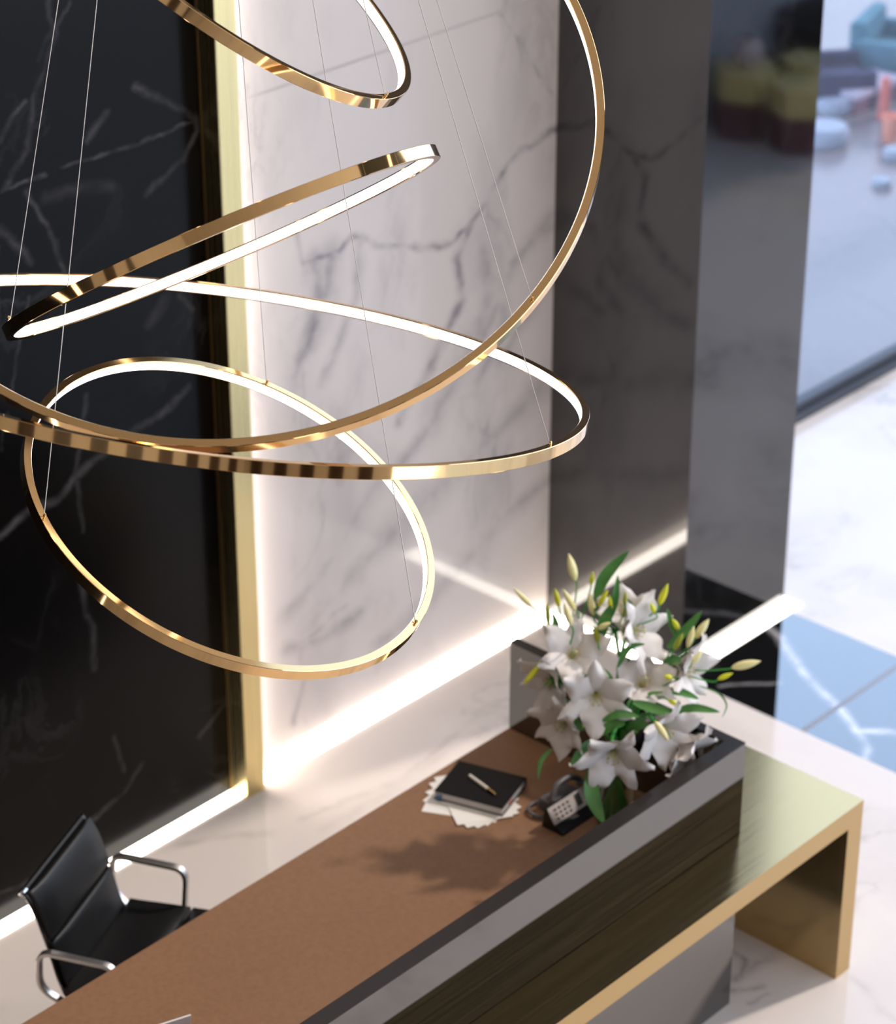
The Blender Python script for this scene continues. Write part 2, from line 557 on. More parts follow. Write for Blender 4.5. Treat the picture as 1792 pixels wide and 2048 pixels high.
# ------------------------------------------------------------------ the room
PX0, PX1, PY0 = 7.912, 8.655, 5.872
bm = bmesh.new()
add_box(bm, -3, 7.868, -5, WALL_Y+0.1, -0.1, 0)
add_box(bm, 8.629, 26, -5, 6.93, -0.1, 0)
struct('floor', bm, M_FLOOR)
struct('floor_inlay', box(7.868, 8.629, -5, 6.9, -0.1, 0), M_INLAY)
struct('terrace_ground', box(8.629, 30, 6.93, 24, -0.1, 0), M_PAVE)
struct('wall_left', box(-3, 5.978, WALL_Y, WALL_Y+0.12, 0, CEIL), M_BLACK)
struct('wall_back', box(5.978, PX0, WALL_Y, WALL_Y+0.12, 0, CEIL), M_WHITE)
struct('wall_pillar', box(PX0, PX1, PY0, 7.3, 0, CEIL), M_PILLAR)
struct('wall_rear', box(-3.15, -3, -5.2, WALL_Y+0.1, 0, CEIL), M_PLASTER)
struct('wall_front', box(-3, 5.0, -5.2, -5, 0, CEIL), M_PLASTER)
struct('ceiling', box(-3, 8.9, -5, WALL_Y+0.1, CEIL, CEIL+0.2), M_PLASTER)
struct('ceiling_added_dark', box(8.9, 23, -6, 0.8, CEIL, CEIL+0.2), noisy('dark_ceiling', (0.025, 0.021, 0.018), (0.032, 0.027, 0.023), 2, 0.8, 0.1))  # unseen ceiling added so the counter and desk front reflect dark
struct('wall_right', box(12.3, 22, 1.57, 1.77, 0, 3.4), M_GREYWALL)

M_ADDED_WOOD = noisy('added_dark_wood', (0.035, 0.020, 0.012), (0.06, 0.034, 0.02), 4, 0.35, 0.4)
for k in range(8):  # dark strips added to the unseen rear wall for contrast in the brass rings
    y = -4.3+1.35*k
    struct('trim_%d' % (k+1), box(-3.0, -2.94, y, y+0.62, 0.02, 4.6), M_ADDED_WOOD)
for k in range(5):  # more added dark strips, on the unseen front wall, for the ring reflections
    x = -2.5+1.45*k
    struct('trim_%d' % (k+9), box(x, x+0.7, -5.0, -4.94, 0.02, 4.6), M_ADDED_WOOD)
# gold fin between the black and the white wall
fin = thing('gold_fin', 'tall brushed gold vertical fin between the black and the white marble wall', 'wall trim', (6.028, 6.57, 0))
obj('fin_body', box(5.978, 6.078, 6.532, WALL_Y-0.002, 0.0, CEIL, 0.002, 1), M_FIN, fin)
obj('cove_light', box(6.078, 6.083, 6.575, 6.618, 0.05, CEIL-0.05), M_LEDV, fin, label='white light strip on the hidden side of the fin')
obj('edge_bead', box(5.974, 5.978, 6.620, WALL_Y, 0.0, CEIL), mat('bronze_bead', (0.16, 0.11, 0.06), 0.4, 1.0), fin, label='thin bronze edge bead')

# light strips recessed in the floor along the wall bases
tag(obj('floor_light_strip', box(-2.9, 5.976, 6.558, WALL_Y-0.002, 0.0, 0.006), M_LED), 'white glowing floor strip along the base of the black wall behind the chair', 'light strip', 'floor light strips at the wall bases')
tag(obj('floor_light_strip', box(6.082, PX0-0.002, 6.558, WALL_Y-0.002, 0.0, 0.006), M_LED), 'white glowing floor strip along the base of the white marble wall', 'light strip', 'floor light strips at the wall bases')
bm = bmesh.new()
add_box(bm, 7.845, PX0-0.002, 5.812, 6.552, 0.0, 0.006)
add_box(bm, PX0-0.002, 8.715, 5.812, PY0-0.002, 0.0, 0.006)
add_box(bm, PX1+0.002, 8.715, PY0-0.002, 6.9, 0.0, 0.006)
tag(obj('floor_light_strip', bm, M_LED), 'white glowing floor strip wrapping the foot of the black pillar behind the lilies', 'light strip', 'floor light strips at the wall bases')

# window wall beyond the pillar
win = thing('window_1', 'glass window wall with dark aluminium bottom rail right of the pillar', 'window', (14, 6.95, 0))
win['kind'] = 'structure'
bm = bmesh.new()
add_box(bm, PX1, 26, 6.905, 7.0, 0, 0.045, 0.004, 1)
add_box(bm, PX1, 26, 6.93, 6.99, 0.045, 0.095, 0.004, 1)
obj('bottom_rail', bm, M_DARKMETAL, win)
obj('glass_pane', box(PX1, 26, 6.955, 6.963, 0.095, 5.0), M_WGLASS, win)

# ------------------------------------------------------------------ reception desk
dk = thing('reception_desk', 'long glossy black reception desk with brown leather worktop and raised rim', 'desk', (4.4, 4.86, 0))
DX0, DX1, DY0, DY1, DT = 2.4, 6.244, 4.348, 5.363, 1.096
obj('front_panel', box(DX0, DX1, DY0, DY0+0.058, 0, DT, 0.0015, 1), M_DESK, dk)
obj('end_panel', box(DX1-0.04, DX1, DY0+0.058, DY1, 0, DT, 0.0015, 1), M_DESK, dk)
obj('end_panel', box(DX0, DX0+0.04, DY0+0.058, DY1, 0, DT, 0.0015, 1), M_DESK, dk)
M_CAP = mat('dark_bronze_cap', (0.020, 0.016, 0.014), 0.22, 0, 0.3)
bm = bmesh.new()
add_prism(bm, [(DX0, DY0), (DX1, DY0), (DX1, DY1), (DX1-0.04, DY1), (DX1-0.04, DY0+0.058), (DX0+0.04, DY0+0.058), (DX0+0.04, DY1), (DX0, DY1)], DT, DT+0.002)
obj('rim_cap', bm, M_CAP, dk, label='dark bronze top edge')
obj('worktop', box(DX0+0.04, DX1-0.04, DY0+0.058, DY1-0.002, 0.70, 0.74, 0.003, 1), M_LEATHER, dk, label='brown leather worktop')

bench = thing('brass_counter', 'brushed brass waterfall counter wrapping the front and end of the black desk', 'counter', (6.5, 4.3, 0))
BX0, BX1, BY0, BY1, BT = 2.9, 6.694, 4.15, 5.30, 0.732
bm = bmesh.new()
add_prism(bm, [(BX0, BY0), (BX1, BY0), (BX1, BY1), (DX1+0.002, BY1), (DX1+0.002, DY0-0.002), (BX0, DY0-0.002)], BT-0.083, BT)
obj('counter_top', bm, M_BENCH, bench)
M_BENCHV = brushed('brushed_brass_leg', (0.67, 0.485, 0.235), 0.17, (420, 420, 2.5), 0.04)
obj('leg', box(BX1-0.084, BX1, BY0, BY1, 0, BT-0.083), M_BENCHV, bench)
obj('leg', box(BX0, BX0+0.084, BY0, DY0-0.002, 0, BT-0.083), M_BENCHV, bench)

# ------------------------------------------------------------------ ring pendants
RH, RTK = 0.033, 0.021
CANOPY = at_depth(360, -1613, 7.0)


def ring_mesh(c, n, r0, r1, h, seg=256, bev=0.0):
    bm = bmesh.new()
    mx = frame_mtx(c, n)
    prof = [(r1, -h/2), (r1, h/2), (r0, h/2), (r0, -h/2)]
    if bev:
        b = bev
        prof = [(r1-b, -h/2), (r1, -h/2+b), (r1, h/2-b), (r1-b, h/2), (r0+b, h/2), (r0, h/2-b), (r0, -h/2+b), (r0+b, -h/2)]
    rings = []
    for k in range(seg):
        a = 2*PI*k/seg
        rings.append([bm.verts.new(mx @ Vector((r_*math.cos(a), r_*math.sin(a), z))) for r_, z in prof])
    m = len(prof)
    for k in range(seg):
        A, B = rings[k], rings[(k+1) % seg]
        for j in range(m):
            bm.faces.new((A[j], B[j], B[(j+1) % m], A[(j+1) % m]))
    return bm


def ring_point(c, n, R, px, py):
    best = None
    mx = frame_mtx(c, n)
    for k in range(720):
        p = mx @ Vector((R*math.cos(2*PI*k/720), R*math.sin(2*PI*k/720), RH/2))
        v = p-CAM_P
        z = v.dot(FW)
        d = (896+F_PX*v.dot(RT)/z-px)**2 + (1024-F_PX*v.dot(UP)/z-py)**2
        if best is None or d < best[0]:
            best = (d, p)
    return best[1]


RINGS = [
    ((4.646, 5.153, 4.072), (0.4273, -0.4463, 0.7863), 0.709, [(770, 190), (330, -330)], 'brass ring lamp at the top, cut by the upper picture edge, above the edge-on ring'),
    ((4.408, 4.821, 3.323), (0.0209, 0.5473, 0.8367), 0.603, [(25, 645)], 'brass ring lamp seen almost edge-on, slanting up to the right across the gold fin'),
    ((4.3234, 4.6996, 3.7318), (-0.4343, -0.3888, 0.8126), 0.937, [(1067, 597), (-300, 300)], 'largest brass ring lamp, its thin edge sweeping a big arc beside the pillar'),
    ((4.292, 4.727, 3.043), (0.2495, 0.04, 0.9675), 0.967, [(1100, 893), (-180, 640)], 'wide nearly level brass ring lamp with glowing far side, in front of the pillar edge'),
    ((4.182, 4.58, 2.706), (0.1314, -0.4307, 0.8929), 0.562, [(85, 1035), (832, 1247), (533, 769)], 'lowest brass ring lamp, a tilted oval hanging above the desk'),
]
for c, n, R, wires, label in RINGS:
    t = thing('ring_lamp', label, 'pendant lamp', c, 'brass ring lamps hanging from one canopy')
    obj('ring_frame', ring_mesh(c, n, R-RTK/2, R+RTK/2, RH, 256, 0.0012), M_BRASS, t, smooth=30)
    obj('light_band', ring_mesh(c, n, R-RTK/2-0.0012, R-RTK/2+0.003, RH-0.007, 256), M_RINGLED, t, smooth=30, label='glowing warm white inner band')
    for px, py in wires:
        p = ring_point(c, n, R, px, py)
        obj('suspension_wire', tube([p, CANOPY+(p-CANOPY).normalized()*0.05], 0.0012, 8), M_WIRE, t, smooth=60)
        q = Vector(n).normalized()
        obj('wire_clip', tube([p-q*0.004, p+q*0.002, p+q*0.009, p+q*0.012], [0.0035, 0.0042, 0.0038, 0.002], 10), M_BRASS, t, smooth=50)
can = thing('ceiling_canopy', 'brass canopy on a rod holding the wires of the ring lamps', 'lamp canopy', CANOPY)
obj('canopy_disc', lathe([(0, -0.03), (0.10, -0.03), (0.12, -0.015), (0.12, 0.02), (0.03, 0.05), (0, 0.05)], CANOPY, 40), M_BRASS, can, smooth=40)
obj('canopy_rod', tube([CANOPY+Vector((0, 0, 0.05)), Vector((CANOPY.x, CANOPY.y, CEIL))], 0.012, 12), M_BRASS, can, smooth=50)

# ------------------------------------------------------------------ office chair
CF = Vector((0.4067, -0.9135, 0)).normalized()
CL = Vector((-CF.y, CF.x, 0))
CO = Vector((4.672, 5.577, 0))
CMX = Matrix(((CL.x, CF.x, 0, CO.x), (CL.y, CF.y, 0, CO.y), (0, 0, 1, 0), (0, 0, 0, 1)))   # local x = chair's lateral, y = forward


def cp(x, y, z):
    return CMX @ Vector((x, y, z))


ch = thing('office_chair', 'black leather soft-pad office chair with chrome arms behind the desk', 'chair', CO)


def pad(w, prof, thick, n=10, bulge=0.021):
    """cushion following a side profile [(y,z)...] in the chair's frame, w wide"""
    P = [Vector((0, y, z)) for y, z in prof]
    P = smooth_path(P, 5)
    bm = bmesh.new()
    top, bot = [], []
    m = len(P)
    for i in range(m):
        d = (P[min(i+1, m-1)]-P[max(i-1, 0)]).normalized()
        nn = Vector((0, -d.z, d.y))
        rt, rb = [], []
        ei = min(i, m-1-i)/(m-1)*2
        for k in range(n+1):
            x = -w/2+w*k/n
            ek = 1-abs(2*k/n-1)
            puff = min(1, ei*3.2)**0.5*min(1, ek*3.2)**0.5
            rt.append(bm.verts.new(cp(x, 0, 0)+(CMX.to_3x3() @ (P[i]+nn*(thick*0.35+bulge*puff)))))
            rb.append(bm.verts.new(cp(x, 0, 0)+(CMX.to_3x3() @ (P[i]-nn*(thick*0.35+bulge*0.5*puff)))))
        top.append(rt)
        bot.append(rb)
    for i in range(m-1):
        for k in range(n):
            bm.faces.new((top[i][k], top[i][k+1], top[i+1][k+1], top[i+1][k]))
            bm.faces.new((bot[i][k], bot[i+1][k], bot[i+1][k+1], bot[i][k+1]))
    for i in range(m-1):
        bm.faces.new((top[i][0], top[i+1][0], bot[i+1][0], bot[i][0]))
        bm.faces.new((top[i][n], bot[i][n], bot[i+1][n], top[i+1][n]))
    for k in range(n):
        bm.faces.new((top[0][k], bot[0][k], bot[0][k+1], top[0][k+1]))
        bm.faces.new((top[m-1][k], top[m-1][k+1], bot[m-1][k+1], bot[m-1][k]))
    return bm


back_prof = [(-0.225, 0.43), (-0.252, 0.50), (-0.268, 0.565), (-0.280, 0.615)]
back_prof2 = [(-0.283, 0.628), (-0.298, 0.69), (-0.318, 0.75), (-0.345, 0.80)]
obj('backrest_pad', pad(0.45, back_prof, 0.035), M_CHAIRL, ch, smooth=60)
obj('backrest_pad', pad(0.45, back_prof2, 0.035), M_CHAIRL, ch, smooth=60)
obj('seat_pad', pad(0.53, [(0.28, 0.425), (0.25, 0.462), (0.12, 0.472), (0.015, 0.468)], 0.04), M_CHAIRL, ch, smooth=60)
obj('seat_pad', pad(0.53, [(0.005, 0.468), (-0.09, 0.462), (-0.17, 0.455), (-0.222, 0.452)], 0.04), M_CHAIRL, ch, smooth=60)
for s in (-1, 1):
    rail = [(s*0.228, 0.25, 0.40), (s*0.236, 0.20, 0.42), (s*0.238, 0.0, 0.425), (s*0.236, -0.2, 0.415), (s*0.23, -0.245, 0.45), (s*0.226, -0.285, 0.60), (s*0.224, -0.33, 0.74), (s*0.224, -0.365, 0.805)]
    obj('side_rail', tube(smooth_path([cp(*p) for p in rail], 5), 0.009, 10), M_DARKCHROME, ch, smooth=60)
    arm = [(s*0.24, -0.02, 0.40), (s*0.285, -0.03, 0.44), (s*0.285, -0.015, 0.62), (s*0.285, -0.29, 0.622), (s*0.285, -0.30, 0.47), (s*0.262, -0.19, 0.39), (s*0.24, -0.12, 0.40)]
    bm = bmesh.new()
    add_band(bm, round_path([cp(*p) for p in arm], 0.05, 7), CL, 0.026, 0.011)
    obj('armrest', bm, M_ALU, ch, smooth=40)
    if s < 0:
        obj('back_knob', tube([cp(s*0.215, -0.36, 0.80), cp(s*0.238, -0.36, 0.80), cp(s*0.241, -0.36, 0.80)], [0.013, 0.013, 0.008], 12), M_CHROME, ch, smooth=50)
obj('top_bar', tube([cp(-0.215, -0.362, 0.80), cp(0.215, -0.362, 0.80)], 0.011, 10), M_CHAIRL, ch, smooth=60)
obj('column', tube([cp(0, 0, 0.10), cp(0, 0, 0.25), cp(0, 0, 0.251), cp(0, 0, 0.41)], [0.03, 0.03, 0.018, 0.018], 16), M_CHROME, ch, smooth=40)
obj('seat_bracket', box(-0.23, 0.23, -0.05, 0.05, 0.385, 0.41, 0.006, 2, CMX), M_CHROME, ch)
for k in range(5):
    a = 2*PI*k/5+0.3
    d = Vector((math.cos(a), math.sin(a), 0))
    e_ = CO+d*0.29
    obj('base_leg', tube([CO+Vector((0, 0, 0.11)), CO+d*0.15+Vector((0, 0, 0.095)), e_+Vector((0, 0, 0.075))], [0.022, 0.017, 0.012], 10), M_CHROME, ch, smooth=60)
    s_ = d.cross(Vector((0, 0, 1)))*0.02
    obj('caster', tube([e_+Vector((0, 0, 0.03))-s_, e_+Vector((0, 0, 0.03))+s_], 0.03, 16), M_CHAIRL, ch, smooth=40)
    obj('caster_stem', tube([e_+Vector((0, 0, 0.03)), e_+Vector((0, 0, 0.08))], 0.006, 8), M_CHROME, ch, smooth=50)

# ------------------------------------------------------------------ things on the worktop
TOP = 0.74
# fanned sheets of paper under the notebook
lab = ['topmost paper sheet in the fan under the black notebook', 'second paper sheet from the top of the fan under the notebook', 'middle paper sheet of the fan under the notebook',
       'second lowest paper sheet of the fan under the notebook', 'lowest paper sheet of the fan, lying on the brown worktop']
nbc = Vector((5.812, 5.152, 0))
LC = [(5.774, 5.336), (5.734, 5.325), (5.687, 5.298), (5.642, 5.269), (5.595, 5.230)]
BC = [(5.612, 5.078), (5.624, 5.043), (5.647, 5.017), (5.682, 5.002), (5.716, 4.996)]
for k in range(5):
    A, B = Vector((*LC[k], 0)), Vector((*BC[k], 0))
    e_ = (B-A).normalized()
    q_ = Vector((-e_.y, e_.x, 0))
    z0 = TOP+0.0006+0.0011*(4-k)
    bm = bmesh.new()
    add_prism(bm, [tuple(p.xy) for p in (A, B, B+q_*0.20, A+q_*0.20)], z0, z0+0.0009)
    tag(obj('paper_sheet', bm, M_PAPER), lab[k], 'paper', 'paper sheets under the notebook')
NA = math.radians(17.5)
NM = Matrix.Translation((nbc.x, nbc.y, 0)) @ Matrix.Rotation(NA, 4, 'Z')
nz0 = TOP+0.0065
nb = thing('notebook', 'thick black notebook with pale page edges lying on fanned paper sheets', 'notebook', (nbc.x, nbc.y, nz0))
obj('back_cover', box(-0.102, 0.106, -0.13, 0.13, nz0, nz0+0.004, 0.001, 1, NM), M_COVER, nb)
obj('page_block', box(-0.099, 0.101, -0.126, 0.126, nz0+0.004, nz0+0.030, mtx=NM), M_PAGES, nb, label='pale page edges')
obj('front_cover', box(-0.102, 0.106, -0.13, 0.13, nz0+0.030, nz0+0.034, 0.001, 1, NM), M_COVER, nb)
obj('spine', box(0.101, 0.107, -0.13, 0.13, nz0+0.0041, nz0+0.0299, mtx=NM), M_COVER, nb)
obj('page_marker', box(-0.04, -0.015, -0.1285, -0.126, nz0+0.010, nz0+0.02, mtx=NM), mat('red_marker', (0.6, 0.18, 0.14), 0.6), nb, label='small red page marker')
obj('page_marker', box(-0.012, 0.05, -0.1285, -0.126, nz0+0.010, nz0+0.018, mtx=NM), mat('grey_marker', (0.42, 0.45, 0.52), 0.6), nb, label='grey page marker')
obj('page_marker', box(-0.112, -0.099, 0.10, 0.118, nz0+0.012, nz0+0.018, mtx=NM), mat('blue_marker', (0.06, 0.17, 0.40), 0.6), nb, label='blue page marker')
for k in range(3):
    c_ = NM @ Vector((0.113, -0.06+0.022*k, nz0+0.012))
    obj('binding_ring', tube([c_+(NM.to_3x3() @ Vector((0.0075*math.cos(q), 0, 0.0075*math.sin(q)))) for q in [2*PI*i/14 for i in range(14)]], 0.0022, 6, True), M_PAPER, nb, smooth=60, label='white binding ring')
nt_ = nz0+0.034
p0 = at_z(939, 1551, nt_+0.005)
p1 = at_z(991, 1589, nt_+0.005)
pn = thing('pen', 'ivory pen with gold tip lying on the black notebook', 'pen', p0)
dv = (p1-p0).normalized()
L_ = (p1-p0).length
obj('barrel', tube([p0, p0+dv*0.003, p0+dv*(L_*0.72)], [0.005, 0.0065, 0.0065], 12), M_PENW, pn, smooth=40)
obj('tip', tube([p0+dv*(L_*0.72), p0+dv*(L_*0.9), p1], [0.0066, 0.006, 0.0015], 12), M_GOLD, pn, smooth=40, label='gold tip')

# desk telephone
ph = thing('desk_phone', 'black desk telephone with light key plate between notebook and vase', 'telephone', (5.88, 4.82, TOP))
PHX0, PHX1 = 5.808, 5.998
prof = [(4.772, TOP), (4.774, TOP+0.006), (4.812, TOP+0.026), (4.846, TOP+0.078), (4.858, TOP+0.074), (4.866, TOP)]
bm = bmesh.new()
A = [bm.verts.new((PHX0, y, z)) for y, z in prof]
B = [bm.verts.new((PHX1, y, z)) for y, z in prof]
bm.faces.new(A)
bm.faces.new(B[::-1])
for i in range(len(prof)):
    j = (i+1) % len(prof)
    bm.faces.new((A[i], B[i], B[j], A[j]))
bmesh.ops.bevel(bm, geom=list(bm.edges), offset=0.002, segments=2, affect='EDGES')
obj('phone_body', bm, M_PHONE, ph, smooth=35)
PM = Matrix.Translation((PHX0, 4.812, TOP+0.026)) @ Matrix.Rotation(math.atan2(0.052, 0.034), 4, 'X')
plate = obj('key_plate', box(0.001, 0.184, 0.0, 0.062, 0.0005, 0.003, 0.001, 1, PM), M_PLATE, ph, label='light key plate')
bm = bmesh.new()
for i in range(4):
    for j in range(3):
        add_box(bm, 0.024+0.022*i, 0.036+0.022*i, 0.010+0.016*j, 0.018+0.016*j, 0.003, 0.004, mtx=PM)
obj('keys', bm, M_KEY, plate)
obj('display', box(0.132, 0.160, 0.012, 0.054, 0.003, 0.004, mtx=PM), M_SCREEN, plate)
obj('cradle', box(5.88, 6.02, 4.866, 4.945, TOP, TOP+0.045, 0.008, 2), M_PHONEG, ph, label='grey handset cradle')
hs = smooth_path([(5.882, 4.876, TOP+0.046), (5.890, 4.886, TOP+0.070), (5.925, 4.898, TOP+0.094), (5.985, 4.900, TOP+0.096), (6.03, 4.892, TOP+0.074), (6.037, 4.888, TOP+0.052)], 6)
m_ = len(hs)
obj('handset', tube(hs, [0.0165 if (i < m_*0.16 or i > m_*0.84) else 0.0115 for i in range(m_)], 14), M_PHONEG, ph, smooth=60, label='grey handset')
cord = []
cpts = [Vector((5.884, 4.880, TOP+0.045)), Vector((5.872, 4.875, TOP+0.022))]
for k in range(26):
    a = -1.9-k*0.235
    cpts.append(Vector((5.872+0.046*math.cos(a), 4.922+0.046*math.sin(a), TOP+0.012)))
cpts = smooth_path(cpts, 5)
for i, p in enumerate(cpts):
    a = i*1.25
    cord.append(p+Vector((math.cos(a)*0.005, math.sin(a)*0.0025, math.sin(a)*0.005)))
bm = tube(cpts, 0.0058, 8)
add_tube(bm, cord, 0.0022, 5)
obj('coiled_cord', bm, M_PHONEG, ph, smooth=60)

# laptop at the lower picture edge
lp = thing('laptop', 'open silver laptop on the worktop at the lower picture edge', 'laptop', (4.0, 4.92, TOP))
LD = Vector((0.94, -0.342, 0)).normalized()
LN = Vector((LD.y, -LD.x, 0))
LN = LN if LN.y < 0 else -LN
tip_ = at_z(381, 2026, TOP+0.215)
LMX = Matrix(((LD.x, -LN.x, 0, tip_.x), (LD.y, -LN.y, 0, tip_.y), (0, 0, 1, TOP), (0, 0, 0, 1)))
LT = LMX @ Matrix.Translation((0, 0.03, 0.002)) @ Matrix.Rotation(math.radians(8), 4, 'X')
obj('lid', box(-0.31, 0, -0.006, 0.0, 0.0, 0.212, 0.0025, 2, LT), M_LAPTOP, lp)
obj('base', box(-0.31, -0.01, 0.062, 0.23, 0.0, 0.014, 0.003, 2, LMX), M_LAPTOP, lp)

# ------------------------------------------------------------------ vase with lilies
VX, VY, VR, VH = 6.005, 4.705, 0.062, 0.33
vz = TOP
va = thing('glass_vase', 'clear glass cylinder vase holding the white lilies on the desk', 'vase', (VX, VY, vz))
obj('vase_body', lathe([(0, 0), (VR-0.002, 0), (VR, 0.004), (VR, VH), (VR-0.0035, VH), (VR-0.0035, 0.014), (0, 0.014)], (VX, VY, vz), 40), M_GLASS, va, smooth=40)
M_WATER = mat('vase_water', (0.85, 0.95, 0.88), 0.0, 0, 0.5, trans=1.0, ior=1.33)
obj('water', lathe([(0, 0.0145), (VR-0.004, 0.0145), (VR-0.004, 0.20), (0, 0.20)], (VX, VY, vz), 40), M_WATER, va, smooth=40)


def petal(mx, ang, length, width, flare, seed_, recurve):
    rnd = random.Random(seed_)
    NU, NV = 18, 8
    bm = bmesh.new()
    lay = bm.verts.layers.float.new('along')
    rows = []
    ph1, ph2 = rnd.uniform(0, 6), rnd.uniform(0, 6)
    tw = rnd.uniform(-0.12, 0.12)
    for i in range(NU+1):
        u = i/NU
        rho = 0.006+flare*(0.22*u+0.78*u**2.0)
        z = length*(u-0.40*recurve*u**3)
        wd = width*(0.22+0.78*math.sin(PI*min(1, u*0.98+0.02)**0.85))*(1 if u < 0.9 else max(0.06, (1.0-u)/0.1)**0.6)
        if u < 0.3:
            wd = max(wd*0.8, 0.008)
        row = []
        for j in range(NV+1):
            v = -1+2*j/NV
            x = rho - 0.010*math.cos(v*PI/2)*(1-0.5*u) + 0.004*math.exp(-(v*5)**2)*u
            zz = z + 0.016*u*v*v*(-0.6) + 0.011*u*abs(v)**2*math.sin(u*12+ph1+(2 if v > 0 else 0)) + 0.006*u*math.sin(u*21+ph2)*abs(v)
            y = v*wd
            p = Vector((x, y+tw*u*rho, zz))
            p = Matrix.Rotation(ang, 4, 'Z') @ p
            vv = bm.verts.new(mx @ p)
            vv[lay] = u
            row.append(vv)
        rows.append(row)
    for i in range(NU):
        for j in range(NV):
            bm.faces.new((rows[i][j], rows[i+1][j], rows[i+1][j+1], rows[i][j+1]))
    bmesh.ops.recalc_face_normals(bm, faces=bm.faces)
    bmesh.ops.solidify(bm, geom=list(bm.faces), thickness=0.0009)
    return bm


def bud_mesh(b, t, rmax):
    b, t = Vector(b), Vector(t)
    pts, rad = [], []
    for i in range(11):
        u = i/10
        pts.append(b.lerp(t, u))
        rad.append(max(0.0009, rmax*(math.sin(PI*u**0.85)**0.75 if 0 < u < 1 else 0.0)+0.0012*(1-u)))
    return tube(pts, rad, 12)


def leaf_mesh(pts, wmax, up):
    P = smooth_path([Vector(p) for p in pts], 6)
    bm = bmesh.new()
    rows = []
    m = len(P)
    for i in range(m):
        u = i/(m-1)
        d = (P[min(i+1, m-1)]-P[max(i-1, 0)]).normalized()
        s = d.cross(up)
        if s.length < 1e-3:
            s = d.cross(Vector((1, 0, 0)))
        s.normalize()
        nn = s.cross(d)
        wv = wmax*max(0.04, math.sin(PI*min(1, u*0.93+0.07))**0.8)
        rows.append([bm.verts.new(P[i]+s*wv*v+nn*wv*0.25*v*v) for v in (-1, -0.5, 0, 0.5, 1)])
    for i in range(m-1):
        for j in range(4):
            bm.faces.new((rows[i][j], rows[i+1][j], rows[i+1][j+1], rows[i][j+1]))
    bmesh.ops.recalc_face_normals(bm, faces=bm.faces)
    bmesh.ops.solidify(bm, geom=list(bm.faces), thickness=0.0008)
    return bm


TOCAM = -FW


def view_dir(dx, dy, dc):
    """direction given as right / up / toward-the-viewer amounts"""
    return (RT*dx + UP*dy + TOCAM*dc).normalized()


# throat pixel, depth, facing (right, up, toward), spread, length, roll, label
LILIES = [
    ((1192, 1396), 8.84, (-0.02, -0.30, 1.0), 0.122, 0.125, 0.52, 'white lily facing front in the middle of the bouquet, widest open'),
    ((1146, 1308), 8.93, (0.15, 0.25, 0.9), 0.118, 0.13, 0.2, 'white lily at the upper left of the bouquet beside the light strip'),
    ((1272, 1262), 8.95, (0.70, 0.05, 0.6), 0.125, 0.15, 0.9, 'topmost white lily of the bouquet, opening to the right'),
    ((1286, 1364), 8.95, (0.10, 0.40, 0.8), 0.105, 0.115, 0.3, 'white lily with a brown-ochre throat right of the front one'),
    ((1372, 1342), 8.97, (0.85, -0.20, 0.5), 0.115, 0.14, 0.1, 'rightmost white lily of the bouquet, seen from its side'),
    ((1126, 1448), 8.93, (-0.65, -0.40, 0.6), 0.105, 0.135, 0.7, 'white lily low on the left of the bouquet, over the phone cord'),
    ((1226, 1512), 8.76, (-0.02, -0.62, 0.75), 0.122, 0.135, 0.0, 'lowest white lily of the bouquet, hanging in front of the vase'),
    ((1330, 1462), 8.86, (0.45, -0.45, 0.7), 0.115, 0.135, 0.45, 'white lily low on the right of the bouquet, beside a cream bud'),
    ((1365, 1500), 8.93, (0.75, -0.65, 0.3), 0.110, 0.14, 0.2, 'white lily at the lower right of the bouquet, drooping over the black rim'),
    ((1105, 1362), 8.97, (-0.70, -0.45, 0.5), 0.110, 0.145, 0.35, 'white lily at the left edge of the bouquet, petal pointing down left'),
    ((1247, 1222), 9.03, (-0.15, 0.60, 0.55), 0.085, 0.12, 0.6, 'half open white lily standing at the top behind the topmost bloom'),
]
